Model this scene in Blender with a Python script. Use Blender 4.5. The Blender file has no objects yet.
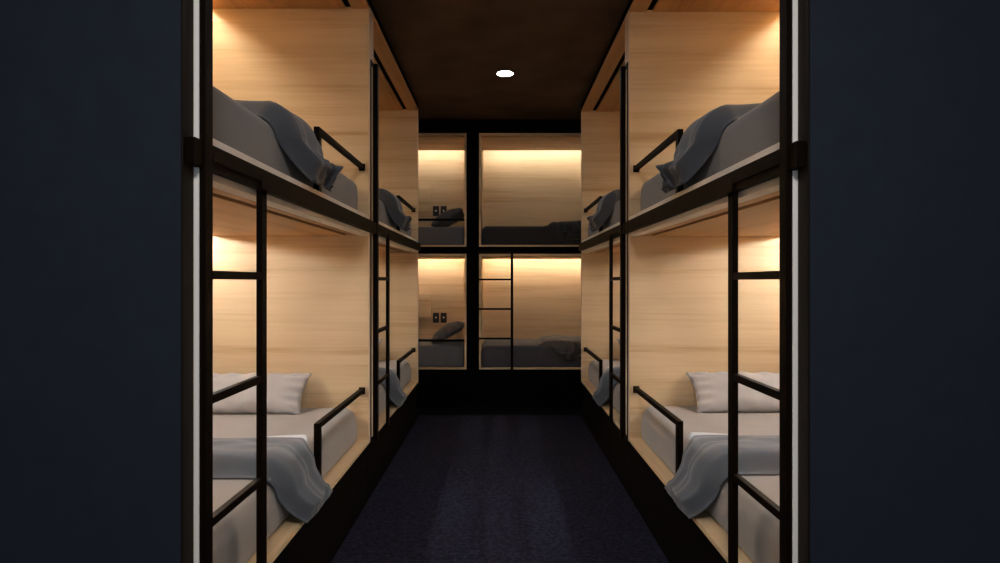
import bpy, bmesh, math, random
from mathutils import Vector, noise

random.seed(4)
SC = bpy.context.scene
COL = SC.collection
PI = math.pi

# ------------------------------------------------------------------ materials
def new_mat(name):
    m = bpy.data.materials.new(name)
    m.use_nodes = True
    nt = m.node_tree
    b = nt.nodes['Principled BSDF']
    return m, nt, b

def plain(name, col, rough=0.6, metallic=0.0, spec=0.5, noise_amt=0.0, noise_scale=30.0, bump=0.0, sheen=0.0):
    m, nt, b = new_mat(name)
    b.inputs['Roughness'].default_value = rough
    b.inputs['Metallic'].default_value = metallic
    b.inputs['Specular IOR Level'].default_value = spec
    if sheen:
        b.inputs['Sheen Weight'].default_value = sheen
        b.inputs['Sheen Roughness'].default_value = 0.5
    tc = nt.nodes.new('ShaderNodeTexCoord')
    n = nt.nodes.new('ShaderNodeTexNoise')
    n.inputs['Scale'].default_value = noise_scale
    n.inputs['Detail'].default_value = 5
    nt.links.new(tc.outputs['Object'], n.inputs['Vector'])
    r = nt.nodes.new('ShaderNodeValToRGB')
    lo = [max(0, c * (1 - noise_amt)) for c in col]
    hi = [min(1, c * (1 + noise_amt)) for c in col]
    r.color_ramp.elements[0].position = 0.3
    r.color_ramp.elements[1].position = 0.7
    r.color_ramp.elements[0].color = (*lo, 1)
    r.color_ramp.elements[1].color = (*hi, 1)
    nt.links.new(n.outputs['Fac'], r.inputs['Fac'])
    nt.links.new(r.outputs['Color'], b.inputs['Base Color'])
    if bump:
        bp = nt.nodes.new('ShaderNodeBump')
        bp.inputs['Strength'].default_value = bump
        bp.inputs['Distance'].default_value = 0.004
        nt.links.new(n.outputs['Fac'], bp.inputs['Height'])
        nt.links.new(bp.outputs['Normal'], b.inputs['Normal'])
    return m

def wood(name, axis, light=(0.66, 0.488, 0.30), dark=(0.465, 0.294, 0.148)):
    """pale oak veneer, the grain runs along the given axis"""
    m, nt, b = new_mat(name)
    b.inputs['Roughness'].default_value = 0.5
    b.inputs['Specular IOR Level'].default_value = 0.3
    tc = nt.nodes.new('ShaderNodeTexCoord')
    def layer(sc_long, sc_cross, detail, dist, seed):
        mp = nt.nodes.new('ShaderNodeMapping')
        s = [sc_cross] * 3
        s[axis] = sc_long
        mp.inputs['Scale'].default_value = s
        mp.inputs['Location'].default_value = (seed, seed * 1.7, seed * .6)
        n = nt.nodes.new('ShaderNodeTexNoise')
        n.inputs['Scale'].default_value = 1
        n.inputs['Detail'].default_value = detail
        n.inputs['Distortion'].default_value = dist
        nt.links.new(tc.outputs['Object'], mp.inputs['Vector'])
        nt.links.new(mp.outputs['Vector'], n.inputs['Vector'])
        return n.outputs['Fac']
    a = layer(0.45, 8.5, 3, 0.5, 3.1)        # broad bands
    c = layer(2.2, 70, 4, 0.3, 8.3)          # fine grain
    d = layer(6.0, 260, 2, 0.0, 1.3)         # pores
    mx = nt.nodes.new('ShaderNodeMath'); mx.operation = 'MULTIPLY_ADD'
    mx.inputs[1].default_value = 0.34
    nt.links.new(c, mx.inputs[0]); nt.links.new(a, mx.inputs[2])
    mx2 = nt.nodes.new('ShaderNodeMath'); mx2.operation = 'MULTIPLY_ADD'
    mx2.inputs[1].default_value = 0.14
    nt.links.new(d, mx2.inputs[0]); nt.links.new(mx.outputs[0], mx2.inputs[2])
    r = nt.nodes.new('ShaderNodeValToRGB')
    r.color_ramp.elements[0].position = 0.50
    r.color_ramp.elements[1].position = 0.84
    r.color_ramp.elements[0].color = (*dark, 1)
    r.color_ramp.elements[1].color = (*light, 1)
    e = r.color_ramp.elements.new(0.66)
    e.color = tuple(0.35 * p + 0.65 * q for p, q in zip(dark, light)) + (1,)
    nt.links.new(mx2.outputs[0], r.inputs['Fac'])
    nt.links.new(r.outputs['Color'], b.inputs['Base Color'])
    bp = nt.nodes.new('ShaderNodeBump')
    bp.inputs['Strength'].default_value = 0.06
    bp.inputs['Distance'].default_value = 0.002
    nt.links.new(mx2.outputs[0], bp.inputs['Height'])
    nt.links.new(bp.outputs['Normal'], b.inputs['Normal'])
    return m

def fabric(name, col, weave=420.0, sheen=0.25, vary=0.10, streak=0.0):
    m, nt, b = new_mat(name)
    b.inputs['Roughness'].default_value = 0.92
    b.inputs['Specular IOR Level'].default_value = 0.15
    b.inputs['Sheen Weight'].default_value = sheen
    b.inputs['Sheen Roughness'].default_value = 0.45
    tc = nt.nodes.new('ShaderNodeTexCoord')
    n1 = nt.nodes.new('ShaderNodeTexNoise'); n1.inputs['Scale'].default_value = weave; n1.inputs['Detail'].default_value = 2
    n2 = nt.nodes.new('ShaderNodeTexNoise'); n2.inputs['Scale'].default_value = 9; n2.inputs['Detail'].default_value = 4
    nt.links.new(tc.outputs['Object'], n1.inputs['Vector'])
    nt.links.new(tc.outputs['Object'], n2.inputs['Vector'])
    ad = nt.nodes.new('ShaderNodeMath'); ad.operation = 'ADD'
    nt.links.new(n1.outputs['Fac'], ad.inputs[0]); nt.links.new(n2.outputs['Fac'], ad.inputs[1])
    r = nt.nodes.new('ShaderNodeValToRGB')
    r.color_ramp.elements[0].position = 0.7 / 2
    r.color_ramp.elements[1].position = 1.0
    hf = nt.nodes.new('ShaderNodeMath'); hf.operation = 'MULTIPLY'; hf.inputs[1].default_value = 0.66
    nt.links.new(ad.outputs[0], hf.inputs[0])
    r.color_ramp.elements[0].color = (*[c * (1 - vary) for c in col], 1)
    r.color_ramp.elements[1].color = (*[min(1, c * (1 + vary)) for c in col], 1)
    nt.links.new(hf.outputs[0], r.inputs['Fac'])
    nt.links.new(r.outputs['Color'], b.inputs['Base Color'])
    bp = nt.nodes.new('ShaderNodeBump'); bp.inputs['Strength'].default_value = 0.12; bp.inputs['Distance'].default_value = 0.002
    nt.links.new(n1.outputs['Fac'], bp.inputs['Height'])
    nt.links.new(bp.outputs['Normal'], b.inputs['Normal'])
    return m

def glow(name, col, strength):
    m, nt, b = new_mat(name)
    b.inputs['Base Color'].default_value = (*col, 1)
    b.inputs['Emission Color'].default_value = (*col, 1)
    b.inputs['Emission Strength'].default_value = strength
    return m

def carpet_mat():
    m, nt, b = new_mat('carpet_navy')
    b.inputs['Roughness'].default_value = 0.95
    b.inputs['Specular IOR Level'].default_value = 0.1
    tc = nt.nodes.new('ShaderNodeTexCoord')
    v = nt.nodes.new('ShaderNodeTexVoronoi'); v.inputs['Scale'].default_value = 110
    n = nt.nodes.new('ShaderNodeTexNoise'); n.inputs['Scale'].default_value = 38; n.inputs['Detail'].default_value = 6
    nt.links.new(tc.outputs['Object'], v.inputs['Vector'])
    nt.links.new(tc.outputs['Object'], n.inputs['Vector'])
    ml = nt.nodes.new('ShaderNodeMath'); ml.operation = 'MULTIPLY_ADD'; ml.inputs[1].default_value = -0.5
    nt.links.new(v.outputs['Distance'], ml.inputs[0]); nt.links.new(n.outputs['Fac'], ml.inputs[2])
    r = nt.nodes.new('ShaderNodeValToRGB')
    r.color_ramp.elements[0].position = 0.1; r.color_ramp.elements[0].color = (*CARPET_LO, 1)
    r.color_ramp.elements[1].position = 0.55; r.color_ramp.elements[1].color = (*CARPET_HI, 1)
    nt.links.new(ml.outputs[0], r.inputs['Fac'])
    nt.links.new(r.outputs['Color'], b.inputs['Base Color'])
    bp = nt.nodes.new('ShaderNodeBump'); bp.inputs['Strength'].default_value = 0.6; bp.inputs['Distance'].default_value = 0.006
    nt.links.new(ml.outputs[0], bp.inputs['Height'])
    nt.links.new(bp.outputs['Normal'], b.inputs['Normal'])
    return m

CARPET_LO = (0.0045, 0.0045, 0.010)
CARPET_HI = (0.023, 0.0225, 0.046)
LED_COL = (1.0, 0.85, 0.64)
LED_LOW = (0.93, 0.95, 0.95)
LED_SIDE = 68.0
LED_FAR = 62.0

M = {
    'wood_x': wood('oak_grain_across', 0),
    'wood_y': wood('oak_grain_along', 1),
    'wood_ceil': wood('bounce_lit_oak_ceiling', 1, (0.62, 0.36, 0.16), (0.42, 0.225, 0.085)),  # oak turned orange: warm bounce light put into the colour
    'wood_ceil_x': wood('bounce_lit_oak_ceiling_across', 0, (0.62, 0.36, 0.16), (0.42, 0.225, 0.085)),  # same bounce-warmed tone with the grain across
    'edge': wood('oak_edge_banding', 2, (0.90, 0.87, 0.82), (0.83, 0.79, 0.73)),
    'black': plain('black_bronze_steel', (0.0042, 0.0020, 0.0009), rough=0.5, spec=0.05, noise_amt=0.1, noise_scale=60),
    'void': plain('black_laminate', (0.0025, 0.0018, 0.0016), rough=0.8, spec=0.04),
    'navy': plain('navy_wall_paint', (0.0145, 0.0195, 0.0300), rough=0.75, spec=0.15, noise_amt=0.06, noise_scale=14, bump=0.03),
    'jamb': plain('dark_brown_jamb', (0.009, 0.0065, 0.0055), rough=0.6, spec=0.1),
    'ceil': plain('dark_umber_plaster', (0.135, 0.086, 0.054), rough=0.9, spec=0.1, noise_amt=0.28, noise_scale=2.6, bump=0.1),
    'floor': plain('black_floor', (0.004, 0.004, 0.006), rough=0.9, spec=0.05),
    'carpet': carpet_mat(),
    'sheet': fabric('warm_grey_sheet', (0.235, 0.213, 0.202)),
    'sheet_grey': fabric('grey_sheet', (0.165, 0.165, 0.172)),
    'edge_oak': wood('oak_edge', 2, (0.66, 0.53, 0.40), (0.54, 0.41, 0.29)),
    'sheet_shaded': fabric('shaded_charcoal_sheet', (0.030, 0.031, 0.035)),  # upper far right bed: shade of its backlit front put into the colour
    'sheet_shaded_low': fabric('shaded_slate_sheet', (0.062, 0.062, 0.072)),  # lower far right bed: same painted shade, a little lighter
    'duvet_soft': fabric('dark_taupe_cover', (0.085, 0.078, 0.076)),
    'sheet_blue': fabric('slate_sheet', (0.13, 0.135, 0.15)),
    'duvet': fabric('slate_blue_duvet', (0.082, 0.094, 0.116)),
    'duvet_dark': fabric('charcoal_duvet', (0.040, 0.042, 0.048)),
    'liner': fabric('pale_liner', (0.50, 0.52, 0.56)),
    'pillow': fabric('light_grey_pillow', (0.33, 0.31, 0.305)),
    'pillow_dark': fabric('grey_pillow', (0.12, 0.12, 0.125)),
    'led': glow('led_side', LED_COL, LED_SIDE),
    'led_low': glow('led_lower', LED_LOW, 175.0),
    'led_dim': glow('led_upper_farther', LED_COL, 36.0),
    'led_low_dim': glow('led_lower_farther', LED_LOW, 100.0),
    'led_far': glow('led_far', (1.0, 0.93, 0.80), LED_FAR),
    'lens': glow('downlight_lens', (1.0, 0.93, 0.86), 30.0),
    'socket': plain('black_socket', (0.010, 0.008, 0.007), rough=0.5),
    'white': plain('white_plastic', (0.7, 0.68, 0.62), rough=0.5),
}

# ------------------------------------------------------------------ helpers
def link(name, mesh, parent=None, loc=(0, 0, 0)):
    o = bpy.data.objects.new(name, mesh)
    COL.objects.link(o)
    o.location = loc
    if parent is not None:
        o.parent = parent
    return o

def finish(name, bm, mat, parent=None, org=(0, 0, 0), smooth=False, mats=None):
    """org: world position of the owning thing; vertices are given in world space"""
    bmesh.ops.recalc_face_normals(bm, faces=bm.faces)
    me = bpy.data.meshes.new(name)
    ov = Vector(org)
    for v in bm.verts:
        v.co -= ov
    bm.to_mesh(me); bm.free()
    for mm in (mats or [mat]):
        me.materials.append(mm)
    if smooth:
        for p in me.polygons:
            p.use_smooth = True
    return link(name, me, parent, (0, 0, 0) if parent is not None else org)

def bx(bm, x0, x1, y0, y1, z0, z1, bevel=0.0, seg=2):
    x0, x1 = sorted((x0, x1)); y0, y1 = sorted((y0, y1)); z0, z1 = sorted((z0, z1))
    r = bmesh.ops.create_cube(bm, size=1)
    vs = r['verts']
    for v in vs:
        v.co = Vector(((x0 + x1) / 2 + v.co.x * (x1 - x0), (y0 + y1) / 2 + v.co.y * (y1 - y0), (z0 + z1) / 2 + v.co.z * (z1 - z0)))
    if bevel:
        es = {e for v in vs for e in v.link_edges}
        bmesh.ops.bevel(bm, geom=list(es), offset=bevel, segments=seg, profile=0.5, affect='EDGES')

def boxes(name, lst, mat, parent=None, org=(0, 0, 0), bevel=0.0015, smooth=False):
    bm = bmesh.new()
    for b in lst:
        bx(bm, *b[:6], bevel=b[6] if len(b) > 6 else bevel)
    return finish(name, bm, mat, parent, org, smooth)

def thing(name, label, cat, loc, group=None):
    o = bpy.data.objects.new(name, None)
    o.empty_display_size = 0.1
    COL.objects.link(o)
    o.location = loc
    return tag(o, label, cat, group)

def tag(o, label, cat, group=None):
    o['label'] = label; o['category'] = cat
    if group: o['group'] = group
    return o

def struct(o):
    o['kind'] = 'structure'
    return o

def sstep(a, b, x):
    t = max(0.0, min(1.0, (x - a) / (b - a)))
    return t * t * (3 - 2 * t)

def grid_mesh(bm, P, nu, nv, close_u=False):
    vs = [[bm.verts.new(P(i, j)) for j in range(nv)] for i in range(nu)]
    for i in range(nu - (0 if close_u else 1)):
        for j in range(nv - 1):
            a = vs[i][j]; b = vs[(i + 1) % nu][j]; c = vs[(i + 1) % nu][j + 1]; d = vs[i][j + 1]
            try:
                bm.faces.new((a, b, c, d))
            except ValueError:
                pass
    return vs

# ------------------------------------------------------------------ dimensions (metres)
EYE = 1.36
W = 0.8065              # half width of the aisle
BACK = 1.90             # inner face of a pod's back panel
SILL = 0.384            # platform tops
DECK0, DECK1 = 1.642, 1.763
BEAM0, BEAM1 = 1.662, 1.732
PCEIL, PTOP = 3.042, 3.118
CEIL = 3.13
MATT = 0.215
Y0 = 1.581              # near end of the left row
PITCH = 2.22
ROW_SHIFT = {-1: 0.0, 1: 0.045}
FARW = 6.55

# ------------------------------------------------------------------ a bunk pod beside the aisle
def side_pod(sx, k, label):
    y0 = Y0 + PITCH * k + ROW_SHIFT[sx]
    near0 = y0 if k == 0 else y0 - 0.068          # the shared partition is thicker
    yin0 = y0 + 0.027
    yin1 = y0 + (2.119 if k == 0 else 2.099)
    yout = yin1 + 0.024
    org = (sx * (W + BACK) / 2, (y0 + yout) / 2, 0)
    t = thing('bunk_pod', label, 'bunk bed', org, 'two-tier oak bunk pods along the aisle')
    def B(name, lst, mat, parent=t, bevel=0.0015):
        return boxes(name, [(sx * b[0], sx * b[1], *b[2:]) for b in lst], M[mat], parent, org, bevel)
    g = 0.0008
    # carcass: end panels with pale banded edges
    for (a, b) in ((near0, yin0), (yin1, yout)):
        p = B('end_panel', [(W + 0.004, BACK + 0.02, a, b, SILL - 0.022, PCEIL + 0.02)], 'wood_x')
        e = B('edge_band', [(W, W + 0.0038, a, b, SILL - 0.022, PCEIL + 0.02)], 'edge_oak', p, 0.0005)
        e['label'] = 'pale front edge'
    B('back_panel', [(BACK, BACK + 0.02, yin0 + g, yin1 - g, SILL - 0.022, PTOP)], 'wood_y')
    B('top_panel', [(W + 0.03, BACK - g, yin0 + g, yin1 - g, PCEIL + 0.06, PTOP)], 'void')
    # pod ceilings: a front strip, a groove for the curtain and a panel that stops short of the back
    for (z, up) in ((PCEIL, 0.06), (DECK0, DECK1 - 0.02 - DECK0)):
        lipw = 0.0 if z == PCEIL else 0.06
        c = B('pod_ceiling', [(W + lipw, W + 0.105, yin0 + g, yin1 - g, z, z + 0.02),
                              (W + 0.145, BACK - 0.105, yin0 + g, yin1 - g, z, z + 0.02)], 'wood_ceil')
        if lipw:
            e = B('front_lip', [(W, W + lipw - 0.0005, yin0 + g, yin1 - g, z, z + 0.02)], 'edge', c, 0.0008)  # paler than the ceiling board, standing in for light bounced from below
            e['label'] = 'pale front lip under the beam'
        B('curtain_track', [(W + 0.106, W + 0.144, yin0 + g, yin1 - g, z + 0.012, z + 0.02)], 'void', c, 0.0005)
        if z == PCEIL:
            l = B('led_strip', [(BACK - 0.070, BACK - 0.030, yin0 + 0.02, yin1 - 0.02, z + 0.044, z + 0.052)], 'led_dim' if k else 'led')
        else:
            l = B('led_strip', [(BACK - 0.030, BACK - 0.014, yin0 + 0.02, yin1 - 0.02, z + 0.012, z + 0.022)], 'led_low_dim' if k else 'led_low')
        l['label'] = 'warm glowing strip hidden above the ceiling panel'
    # fascia over the upper pod
    B('fascia', [(W + 0.001, W + 0.018, near0, yout, PCEIL + 0.0205, PTOP), (W + 0.0182, BACK + 0.02, near0, yin0, PCEIL + 0.0205, PTOP),
                 (W + 0.0182, BACK + 0.02, yin1, yout, PCEIL + 0.0205, PTOP)], 'void')
    # sleeping decks
    d = B('deck', [(W + 0.0185, BACK - g, yin0 + g, yin1 - g, DECK1 - 0.02, DECK1)], 'wood_y')
    e = B('edge_band', [(W, W + 0.018, yin0 + g, yin1 - g, DECK0 + 0.0205, DECK1)], 'edge', d, 0.0008)
    e['label'] = 'pale front edge'
    B('platform', [(W, BACK - g, yin0 + g, yin1 - g, SILL - 0.022, SILL)], 'wood_y')
    B('plinth', [(W + 0.016, W + 0.036, near0, yout, 0.0, SILL - 0.0225), (W + 0.0365, BACK + 0.02, yout - 0.02, yout, 0.0, SILL - 0.0225)], 'void')
    # black steel: beam, frame post with its slot, guard rails, ladder
    xo, xi = W - 0.0005, W - 0.0298
    ylo = near0 + 0.001 if k else y0 - 0.041
    B('front_beam', [(xi + 0.006, xo, ylo, yout, BEAM0, BEAM1)], 'black')
    ztop = 2.742
    pz0 = SILL - 0.03
    if k == 0:
        # pale edge strip of the end panel, proud of the jamb, cut by the beam
        for za, zb in ((pz0, BEAM0 - 0.001), (BEAM1 + 0.001, PTOP)):
            e = B('edge_strip', [(W - 0.0135, W - 0.0005, y0 - 0.0015, y0 + 0.003, za, zb)], 'edge', bevel=0.0005)
            e['label'] = 'pale vertical edge strip'
        post = [(xi, xo, y0 + 0.0035, y0 + 0.043, pz0, ztop)]
    else:
        post = [(xi, xo, y0 + 0.0035, y0 + 0.043, pz0, ztop),
                (xo - 0.006, xo, near0 - 0.005, near0 + 0.004, pz0, ztop),
                (xo - 0.006, xo, near0 + 0.004, y0 + 0.0035, ztop - 0.03, ztop),
                (xo - 0.006, xo, near0 + 0.004, y0 + 0.0035, pz0, pz0 + 0.03)]
    B('frame_post', post, 'black')
    # ladder: one stile, hooked over the beam, rungs to the frame post
    ys0, ys1 = y0 + 0.374, y0 + 0.414
    lx0, lx1 = xi - 0.0005, xi - 0.0205 + 0.0
    lad = B('ladder', [(xi - 0.002, xi + 0.018, ys0, ys1, SILL - 0.03, BEAM0 - 0.0),
                       (xi - 0.002, xi + 0.0055, ys0, ys1, BEAM0 - 0.02, BEAM1 - 0.022),
                       (xi - 0.002, xi + 0.0055, y0 + 0.0435, ys0, BEAM1 - 0.046, BEAM1 - 0.022)], 'black')
    for zr in (EYE + 0.018, EYE - 0.319, EYE - 0.652):
        B('rung', [(xi - 0.001, xi + 0.020, y0 + 0.0435, ys0 - 0.0005, zr - 0.012, zr + 0.012)], 'black', lad, 0.002)
    # guard rails at the pillow end of both tiers
    for zd, h in ((DECK1, 0.315), (SILL, 0.318)):
        xr0, xr1 = W + 0.030, W + 0.056
        yr0 = y0 + 1.195
        r = B('guard_rail', [(xr0, xr1, yr0, yin1 - 0.012, zd + h - 0.026, zd + h),
                             (xr0, xr1, yr0, yr0 + 0.040, zd, zd + h - 0.0255)], 'black')
        B('rail_bracket', [(xr0 - 0.006, xr1 + 0.006, yin1 - 0.0115, yin1 - 0.0005, zd + h - 0.036, zd + h + 0.006)], 'black', r)
    return dict(y0=y0, yin0=yin0, yin1=yin1)

# ------------------------------------------------------------------ soft things
def mattress(name, x0, x1, y0, y1, z, h, mat, label, group, r=0.06):
    """rounded block built from rounded-rectangle rings: soft top edge, rounded ends"""
    cx, cy = (x0 + x1) / 2, (y0 + y1) / 2
    hx, hy = abs(x1 - x0) / 2, abs(y1 - y0) / 2
    rc = 0.75 * r
    prof = []                                   # (inset, height)
    rb = 0.022
    for i in range(5):
        a = PI / 2 * i / 4
        prof.append((rb * (1 - math.sin(a)), rb * (1 - math.cos(a))))
    for i in range(1, 6):
        prof.append((-0.004 * math.sin(PI * i / 6), rb + (h - r - rb) * i / 6))
    for i in range(11):
        a = PI / 2 * i / 10
        prof.append((r * (1 - math.cos(a)), h - r + r * math.sin(a)))
    prof.append((r + 0.02, h + 0.0005)); prof.append((r + 0.06, h + 0.001))
    def ring(inset):
        pts = []
        R = max(rc - inset, 0.004) if inset > 0 else rc
        ex, ey = hx - inset, hy - inset
        for (sx, sy, a0) in ((1, 1, 0), (-1, 1, PI / 2), (-1, -1, PI), (1, -1, 3 * PI / 2)):
            for i in range(9):
                a = a0 + PI / 2 * i / 8
                pts.append((cx + sx * (ex - R) + R * math.cos(a), cy + sy * (ey - R) + R * math.sin(a)))
            # points along the straight run to the next corner
            nx, ny = {(1, 1): (-1, 1), (-1, 1): (-1, -1), (-1, -1): (1, -1), (1, -1): (1, 1)}[(sx, sy)]
            p = pts[-1]
            a = a0 + PI / 2
            q = (cx + nx * (ex - R) + R * math.cos(a), cy + ny * (ey - R) + R * math.sin(a))
            for i in range(1, 8):
                pts.append((p[0] + (q[0] - p[0]) * i / 8, p[1] + (q[1] - p[1]) * i / 8))
        return pts
    rings = [[Vector((px, py, z + zz)) for px, py in ring(ins)] for ins, zz in prof]
    bm = bmesh.new()
    vs = grid_mesh(bm, lambda i, j: rings[j][i], len(rings[0]), len(rings), True)
    bm.faces.new([v[-1] for v in vs])
    bm.faces.new([v[0] for v in reversed(vs)])
    o = finish(name, bm, mat, None, (cx, cy, z), True)
    tag(o, label, 'mattress', group)
    return o

def pillow(name, center, ux, uy, un, w, h, t, mat, label, group, seed=0, tips=True):
    """ux: along the width, uy: along the height, un: out of the front face"""
    bm = bmesh.new()
    N, K = 41, 31
    ux, uy, un = Vector(ux).normalized(), Vector(uy).normalized(), Vector(un).normalized()
    c = Vector(center)
    def P(side):
        def f(i, j):
            u = -1 + 2 * i / (N - 1); v = -1 + 2 * j / (K - 1)
            # edges drawn inward between the corners
            uu = u * (1 - 0.075 * (1 - v * v) ** 1.0)
            vv = v * (1 - 0.055 * (1 - u * u) ** 1.0)
            prof = max(0, (1 - abs(u) ** 2.6)) ** 0.55 * max(0, (1 - abs(v) ** 2.4)) ** 0.55
            th = t * prof
            nz = noise.noise(Vector((u * 2.3 + seed, v * 2.1, side * 3.0))) * 0.010 * prof
            edge = max(abs(u), abs(v))
            wr = 0.007 * math.sin(14 * (v if abs(u) > abs(v) else u) + seed + 2 * u) * sstep(0.55, 0.9, edge) * (1 - sstep(0.93, 1.0, edge))
            return c + ux * (uu * w / 2) + uy * (vv * h / 2) + un * (side * (th * (1.0 if side > 0 else 0.5) + nz + wr))
        return f
    grid_mesh(bm, P(1), N, K)
    grid_mesh(bm, P(-1), N, K)
    bmesh.ops.remove_doubles(bm, verts=bm.verts, dist=0.0008)
    o = finish(name, bm, mat, None, center, True)
    tag(o, label, 'pillow', group)
    return o

def drape(name, T, org, zt, drop, xb, xf, near, far, mat, label, group, seed=0, crumple=0.0, liner=None, thick=0.075, lip=0.085, taper=0.62, cstart=0.45):
    """A folded duvet lying across a bed: local axes (across X, along Y, up) mapped by T.
    xb: back X, xf: X of the mattress face, near/far: functions of q (0 at the top edge, 1 at the hem)."""
    R = 0.06
    top_len = abs(xb - xf) - R
    arc = R * PI / 2
    hang = drop
    L = top_len + arc + hang
    NU, NS = 120, 64
    def path(d):
        if d < top_len:
            return (xb - d, zt, 0.0, 1.0)
        d -= top_len
        if d < arc:
            a = d / R
            return (xf + R - R * math.sin(a), zt - R + R * math.cos(a), -math.sin(a), math.cos(a))
        d -= arc
        q = d / hang
        x = xf - lip * q ** 1.35
        z = zt - R - (zt - R - (zt - R - hang)) * q * (1 - 0.10 * q)
        nx, nz = -1.0, 0.75 * q
        l = math.hypot(nx, nz)
        return (x, z, nx / l, nz / l)
    bm = bmesh.new()
    def surf(side):
        def f(i, j):
            d = L * (i / (NU - 1))
            s = j / (NS - 1)
            x, z, nx, nz = path(d)
            q = max(0.0, (d - top_len) / (arc + hang))
            y0, y1 = near(q), far(q)
            # a wavy hem
            y = y0 + (y1 - y0) * s + 0.012 * math.sin(d * 9 + seed) * (1 - abs(2 * s - 1)) * 0.6
            puff = sstep(0.0, 0.13, s) * (1 - taper * sstep(0.25, 1.0, s)) * (1 - sstep(0.93, 1.0, s) * 0.6)
            hemq = 1 - 0.75 * sstep(0.80, 1.0, q)
            end = sstep(0.0, 0.05, d / L)
            t = thick * (0.06 + puff) * hemq * (0.25 + 0.75 * end)
            if side < 0:
                return T(x + nx * 0.003, y, z + nz * 0.003)
            # long folds running across the bed, fanning out over the edge
            w1 = math.sin(s * 10 + 2.2 * noise.noise(Vector((d * 2.2, s * 2, seed))) - d * 1.2 + seed)
            w2 = math.sin(s * 26 + 3.5 * noise.noise(Vector((d * 3.1, s * 3, seed + 5))) + d * 2.0)
            fold = (0.0065 * w1 + 0.0030 * w2) * sstep(0.02, 0.2, s) * (1 - sstep(0.88, 1.0, s))
            lump = 0.016 * noise.noise(Vector((d * 3.2 + seed, y * 4.0, 2.0)))
            # ruffled corner where the cloth bunches on the deck
            cz = crumple * sstep(cstart, cstart + 0.4, q) * sstep(0.25 if cstart > 0.2 else 0.02, 0.6 if cstart > 0.2 else 0.2, s)
            ru = cz * (0.065 * noise.noise(Vector((d * 13 + seed, y * 11, 1.0))) + 0.045 * noise.noise(Vector((d * 27, y * 24 + seed, 4.0)))
                       + 0.018 * math.sin(40 * s + 9 * noise.noise(Vector((d * 6, y * 5, 0)))))
            tt = max(0.008, t + fold + lump * puff + ru)
            return T(x + nx * tt, y + cz * 0.02 * noise.noise(Vector((d * 15, y * 13, 9))), z + nz * tt)
        return f
    a = grid_mesh(bm, surf(1), NU, NS)
    b = grid_mesh(bm, surf(-1), NU, NS)
    def sew(r1, r2):
        for p in range(len(r1) - 1):
            bm.faces.new((r1[p], r1[p + 1], r2[p + 1], r2[p]))
    sew(a[0], b[0]); sew(a[-1], b[-1])
    sew([r[0] for r in a], [r[0] for r in b]); sew([r[-1] for r in a], [r[-1] for r in b])
    o = finish(name, bm, mat, None, org, True)
    tag(o, label, 'duvet', group)
    if liner is not None:
        lm = bmesh.new()
        NL = 110
        def lf(i, j):
            d = L * (0.02 + 0.90 * i / (NL - 1))
            x, z, nx, nz = path(d)
            q = max(0.0, (d - top_len) / (arc + hang))
            y1 = far(q)
            wid = 0.008 + 0.045 * sstep(0.45, 0.76, d / L) * (1 - sstep(0.84, 0.93, d / L))
            wid = wid * (1 - sstep(0.0, 0.15, q)) + 0.010
            a = PI * j / 6
            y = y1 - 0.026 + (wid + 0.02) * (0.5 - 0.5 * math.cos(a))
            h = 0.0035 + (0.010 + 0.3 * wid) * math.sin(a)
            return T(x + nx * h, y, z + nz * h)
        grid_mesh(lm, lf, NL, 7)
        l = finish('liner_edge', lm, liner, o, org, True)
        l['label'] = 'pale turned-back liner edge'
    return o

# ------------------------------------------------------------------ room shell
def room():
    X = 2.56; YB = -2.6; YF = 7.62
    struct(boxes('floor', [(-X - .1, X + .1, YB - .1, YF + .1, -0.12, -0.006)], M['floor'], bevel=0))
    struct(boxes('ceiling', [(-X - .1, X + .1, YB - .1, YF + .1, CEIL, CEIL + 0.1)], M['ceil'], bevel=0))
    struct(boxes('wall_west', [(-X - .1, -X, YB, YF, -0.006, CEIL)], M['navy'], bevel=0))
    struct(boxes('wall_east', [(X, X + .1, YB, YF, -0.006, CEIL)], M['navy'], bevel=0))
    struct(boxes('wall_south', [(-X, X, YB - .1, YB, -0.006, CEIL)], M['navy'], bevel=0))
    struct(boxes('wall_north', [(-X, X, YF, YF + .1, -0.006, CEIL)], M['navy'], bevel=0))
    # the navy cross walls either side of the aisle mouth
    for sx, nm, tr in ((-1, 'wall_left', 'trim_1'), (1, 'wall_right', 'trim_2')):
        yo = ROW_SHIFT[sx]
        struct(boxes(nm, [(sx * (W + 0.006), sx * X, 1.526 + yo, 1.576 + yo, -0.006, CEIL)], M['navy'], bevel=0.001))
        struct(boxes(tr, [(sx * W, sx * (W + 0.0055), 1.5265 + yo, 1.579 + yo, -0.006, CEIL)], M['jamb'], bevel=0.0008))
    # black cross wall at the far end with four bunk openings
    y0, y1 = FARW, FARW + 0.03
    L, R = PILLAR
    zt = 2.981
    struct(boxes('wall_far', [(-X, X, y0, y1, zt, CEIL),
                              (-X, X, y0, y1, 1.663, 1.740),
                              (-X, X, y0, y1, -0.006, 0.399),
                              (L, R, y0, y1, 0.3995, 1.6625), (L, R, y0, y1, 1.7405, zt - .0005),
                              (-X, -2.45, y0, y1, 0.3995, 1.6625), (-X, -2.45, y0, y1, 1.7405, zt - .0005),
                              (1.87, X, y0, y1, 0.3995, 1.6625), (1.87, X, y0, y1, 1.7405, zt - .0005)], M['void'], bevel=0))

PILLAR = (-0.366, -0.229)
room()

# carpet runner
bm = bmesh.new()
bx(bm, -W - 0.012, W + 0.012, -2.55, 6.11, -0.0055, 0.0, 0.002)
tag(finish('carpet', bm, M['carpet'], None, (0, 1.8, -0.0055)), 'dark navy carpet running down the aisle between the bunks', 'carpet')

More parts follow.
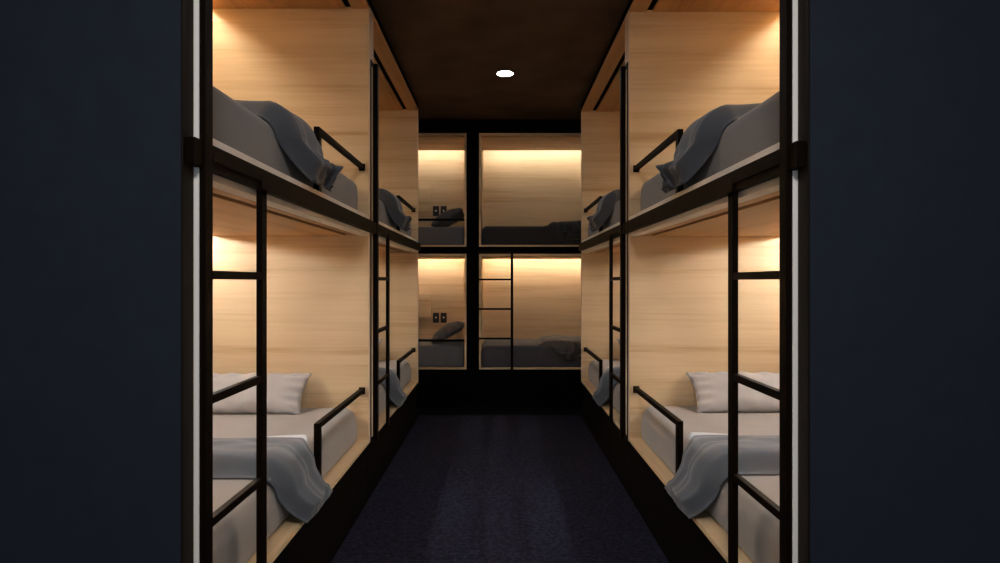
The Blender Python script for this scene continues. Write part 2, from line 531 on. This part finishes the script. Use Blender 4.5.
# ------------------------------------------------------------------ side pods and bedding
SIDE = {-1: 'left', 1: 'right'}
NEARFAR = {0: 'nearer', 1: 'farther'}
for sx in (-1, 1):
    for k in (0, 1):
        side, nf = SIDE[sx], NEARFAR[k]
        info = side_pod(sx, k, f'{nf} two-tier oak bunk pod with black ladder on the {side} of the aisle')
        y0, yin1 = info['y0'], info['yin1']
        for tier, zd in (('upper', DECK1), ('lower', SILL)):
            mz = zd + 0.0005
            mattress('mattress', sx * (W + 0.0625), sx * (BACK - 0.03), y0 + 0.06, yin1 - 0.012, mz, MATT if tier == 'lower' else MATT + 0.004, M['sheet' if tier == 'lower' else 'sheet_grey'],
                     f'grey mattress on the {tier} tier of the {nf} {side} bunk pod', 'grey mattresses in the aisle bunks', r=0.085 if tier == 'lower' else 0.062)
            org = (sx * 1.3, y0 + 1.0, mz + MATT)
            T = lambda x, y, z, sx=sx: Vector((sx * x, y, z))
            if tier == 'lower':
                drape('duvet', T, org, mz + MATT, 0.178, BACK - 0.05, W + 0.0625,
                      lambda q, y0=y0: y0 + 0.72 + 0.125 * q * q, lambda q, y0=y0: y0 + 1.25 - 0.085 * sstep(0.0, 0.2, q) + 0.05 * sstep(0.74, 0.92, q),
                      M['duvet'], f'slate blue duvet hanging off the {tier} bed of the {nf} {side} bunk pod',
                      'slate duvets across the aisle beds', seed=1.3, liner=M['liner'])
                cxx = 1.465
                d = Vector((0, 0.24, 0.225)).normalized()
                n = Vector((0, -d.z, d.y))
                pillow('pillow', (sx * cxx, yin1 - 0.178, mz + MATT + 0.104), (sx, 0, 0), d, n, 0.66, 0.295, 0.060, M['pillow'],
                       f'light grey pillow leaning on the lower bed in the {nf} {side} bunk pod', 'pale pillows in the lower aisle beds', seed=1)
            else:
                drape('duvet', T, org, mz + MATT + 0.004, 0.170, BACK - 0.05, W + 0.0625,
                      lambda q, y0=y0: y0 + 0.68 + 0.20 * q ** 1.3, lambda q, y0=y0: y0 + 1.38 - 0.200 * sstep(0.0, 0.08, q),
                      M['duvet'], f'slate blue duvet bunched over the {tier} bed of the {nf} {side} bunk pod',
                      'slate duvets across the aisle beds', seed=4.1, crumple=0.95, thick=0.092, lip=0.09, taper=0.35)

# ------------------------------------------------------------------ far bunks behind the black cross wall
def far_pod(x0, x1, side, label):
    """x0..x1: outer span of the unit; its opening edges carry pale banding"""
    ya, yb = FARW + 0.0005, 7.46
    org = ((x0 + x1) / 2, (FARW + yb) / 2, 0)
    t = thing('bunk_pod', label, 'bunk bed', org, 'two-tier bunk pods at the far end')
    e = 0.0215
    def B(name, lst, mat, parent=t, bevel=0.001):
        return boxes(name, lst, M[mat], parent, org, bevel)
    xi0, xi1 = x0 + e, x1 - e
    yp = FARW + 0.032
    for (a, b) in ((x0, xi0), (xi1, x1)):
        B('end_panel', [(a, b, yp, yb, 0.0, 3.06)], 'wood_y')
    B('back_panel', [(xi0, xi1, yb, yb + 0.02, 0.0, 3.06)], 'wood_x')
    B('top_panel', [(xi0, xi1, yp, yb, 3.03, 3.06)], 'void')
    for z0, z1 in ((0.40, 1.662), (1.741, 2.980)):
        B('opening_frame', [(x0 + .0005, xi0, ya, yp - .0005, z0, z1), (xi1, x1 - .0005, ya, yp - .0005, z0, z1),
                            (xi0 + .0003, xi1 - .0003, ya, yp - .0005, z0, z0 + 0.0185), (xi0 + .0003, xi1 - .0003, ya, yp - .0005, z1 - 0.0235, z1)], 'wood_x', bevel=0.0008)
        B('pod_ceiling', [(xi0 + .0005, xi1 - .0005, yp, yb - 0.18, z1 - 0.030, z1 - 0.012)], 'wood_ceil_x')
        l = B('led_strip', [(xi0 + 0.02, xi1 - 0.02, yb - 0.172, yb - 0.160, z1 + 0.004, z1 + 0.016)], 'led_far')
        l['label'] = 'warm glowing strip along the back wall'
        B('deck', [(xi0 + .0005, xi1 - .0005, yp, yb - .0005, z0 - 0.004, z0 + 0.0165)], 'wood_x')
    return t, xi0, xi1, yp, yb

tl, lx0, lx1, yp, yb = far_pod(-2.45, PILLAR[0], 'left', 'two-tier bunk pod with black socket plates left of the black pillar at the far end')
orgL = tl.location.copy()
for z0 in (0.40, 1.741):
    up = z0 > 1
    # black rail across the front of the opening
    boxes('guard_rail', [(lx0 + .001, lx1 - .001, yp + 0.001, yp + 0.021, z0 + (0.285 if up else 0.300), z0 + (0.310 if up else 0.325))], M['black'], tl, orgL)
    # oak flap folded against the back wall
    zf = 2.245 if up else 0.93
    boxes('wall_flap', [(-1.06, -0.865, yb - 0.030, yb - 0.0005, zf - 0.02, zf + 0.28)], M['wood_x'], tl, orgL, 0.003)
    for xs in (-0.795, -0.70):
        zs = 2.235 if up else 0.91
        s = boxes('socket_plate', [(xs - 0.038, xs + 0.038, yb - 0.010, yb - 0.0005, zs - 0.062, zs + 0.062)], M['socket'], tl, orgL, 0.003)
        boxes('switch', [(xs - 0.010, xs + 0.010, yb - 0.014, yb - 0.0102, zs - 0.006, zs + 0.012)], M['white'], s, orgL, 0.001)
    nm = 'upper' if up else 'lower'
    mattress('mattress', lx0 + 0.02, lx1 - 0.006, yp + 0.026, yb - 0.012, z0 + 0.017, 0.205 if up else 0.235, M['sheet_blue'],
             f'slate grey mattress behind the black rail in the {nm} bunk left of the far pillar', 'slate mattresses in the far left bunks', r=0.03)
    d = Vector((0.80, 0, 0.42)).normalized(); n = Vector((-d.z, 0, d.x))
    pillow('pillow', (lx1 - 0.205, yp + 0.38, z0 + 0.017 + (0.205 if up else 0.235) + (0.110 if up else 0.114)), (0, 1, 0), d, n, 0.60, 0.40, 0.098, M['pillow_dark'],
           f'grey pillow propped beside the black pillar in the {nm} far left bunk', 'grey pillows in the far left bunks', seed=2)

tr, rx0, rx1, yp, yb = far_pod(PILLAR[1], 1.87, 'right', 'two-tier bunk pod with thin black ladder right of the black pillar at the far end')
orgR = tr.location.copy()
lad = boxes('ladder', [(0.115, 0.145, FARW - 0.030, FARW - 0.004, 0.40, 1.70), (PILLAR[1] - 0.02, 0.1145, FARW - 0.028, FARW - 0.006, 1.676, 1.70),
                       (0.118, 0.142, FARW - 0.0038, FARW - 0.0002, 1.672, 1.70)], M['black'], tr, orgR)
for y in (279.5, 309, 338.5):
    zr = EYE - (y - 281.5) / 91.9
    boxes('rung', [(PILLAR[1] - 0.02, 0.1145, FARW - 0.026, FARW - 0.008, zr - 0.010, zr + 0.010)], M['black'], lad, orgR)
for z0 in (0.40, 1.741):
    up = z0 > 1
    nm = 'upper' if up else 'lower'
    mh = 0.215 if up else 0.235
    mattress('mattress', rx0 + 0.006, rx1 - 0.02, yp + 0.006, yb - 0.012, z0 + 0.017, mh, M['sheet_shaded' if up else 'sheet_shaded_low'],
             f'shade-darkened mattress in the {nm} bunk right of the far pillar', 'shade-darkened mattresses in the far right bunks', r=0.062)
    # bundled cover falling over the front of the mattress
    T = lambda x, y, z: Vector((0.62 + y, FARW + 0.04 + x, z))
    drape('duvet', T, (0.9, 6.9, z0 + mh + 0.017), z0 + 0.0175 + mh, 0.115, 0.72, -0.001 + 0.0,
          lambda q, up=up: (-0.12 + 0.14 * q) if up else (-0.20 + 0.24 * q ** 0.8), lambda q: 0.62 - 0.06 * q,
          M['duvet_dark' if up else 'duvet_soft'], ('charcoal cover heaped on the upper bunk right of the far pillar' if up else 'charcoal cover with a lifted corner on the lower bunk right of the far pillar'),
          'charcoal covers in the far right bunks', seed=2.2 if up else 6.0, crumple=0.75, thick=0.05, lip=0.012, taper=0.3, cstart=0.0)

# ------------------------------------------------------------------ lamps
def downlight(x, y, label, r=0.068):
    t = thing('downlight', label, 'ceiling light', (x, y, CEIL), 'recessed ceiling downlights')
    bm = bmesh.new()
    n = 48
    prof = [(r + 0.012, -0.0005), (r + 0.010, -0.004), (r + 0.001, -0.005), (r, -0.0005)]
    grid_mesh(bm, lambda i, j: Vector((x + prof[j][0] * math.cos(2 * PI * i / n), y + prof[j][0] * math.sin(2 * PI * i / n), CEIL + prof[j][1])), n, len(prof), True)
    finish('trim_ring', bm, M['socket'], t, (x, y, CEIL), True)
    bm = bmesh.new()
    bmesh.ops.create_cone(bm, cap_ends=True, segments=48, radius1=r - 0.001, radius2=r - 0.001, depth=0.002)
    for v in bm.verts:
        v.co += Vector((x, y, CEIL - 0.0025))
    finish('lens', bm, M['lens'], t, (x, y, CEIL))
    return t

def downlamp(x, y, power, size=0.13):
    l = bpy.data.lights.new('downlight_lamp', 'AREA')
    l.shape = 'DISK'; l.size = size; l.energy = power; l.color = (1.0, 0.96, 0.92)
    o = bpy.data.objects.new('downlight_lamp', l)
    o.location = (x, y, CEIL - 0.012)
    COL.objects.link(o)

downlamp(0.043, 5.10, 3.0)
downlamp(0.043, 2.75, 4.0)
downlamp(0.0, -0.35, 58.0, 0.7)
downlight(0.043, 5.10, 'round white downlight glowing in the dark ceiling above the aisle')

def area(name, loc, rot, sx, sy, power, col, spread=PI):
    l = bpy.data.lights.new(name, 'AREA')
    l.shape = 'RECTANGLE'; l.size = sx; l.size_y = sy
    l.energy = power; l.color = col; l.spread = spread
    o = bpy.data.objects.new(name, l)
    o.location = loc; o.rotation_euler = rot
    COL.objects.link(o)
    return o

# added cool soft fill behind the camera; no window is built there
area('lobby_fill', (0, -2.3, 1.75), (math.radians(90), 0, 0), 4.4, 2.2, 27.0, (0.84, 0.92, 1.0))

# ------------------------------------------------------------------ world, camera, view
w = bpy.data.worlds.new('World'); SC.world = w
w.use_nodes = True
w.node_tree.nodes['Background'].inputs['Color'].default_value = (0.01, 0.012, 0.016, 1)
w.node_tree.nodes['Background'].inputs['Strength'].default_value = 0.2

cam = bpy.data.cameras.new('Camera')
cam.sensor_width = 36.0; cam.lens = 21.6; cam.clip_start = 0.05
co = bpy.data.objects.new('Camera', cam)
co.location = (0, 0, EYE); co.rotation_euler = (math.radians(90), 0, 0)
COL.objects.link(co)
SC.camera = co

SC.view_settings.view_transform = 'Standard'
SC.view_settings.look = 'None'
SC.view_settings.gamma = 1.0
SC.view_settings.use_curve_mapping = False
SC.view_settings.exposure = 0.0
SC.cycles.use_denoising = True
SC.cycles.max_bounces = 14
SC.cycles.diffuse_bounces = 7
SC.cycles.caustics_reflective = False
SC.cycles.caustics_refractive = False
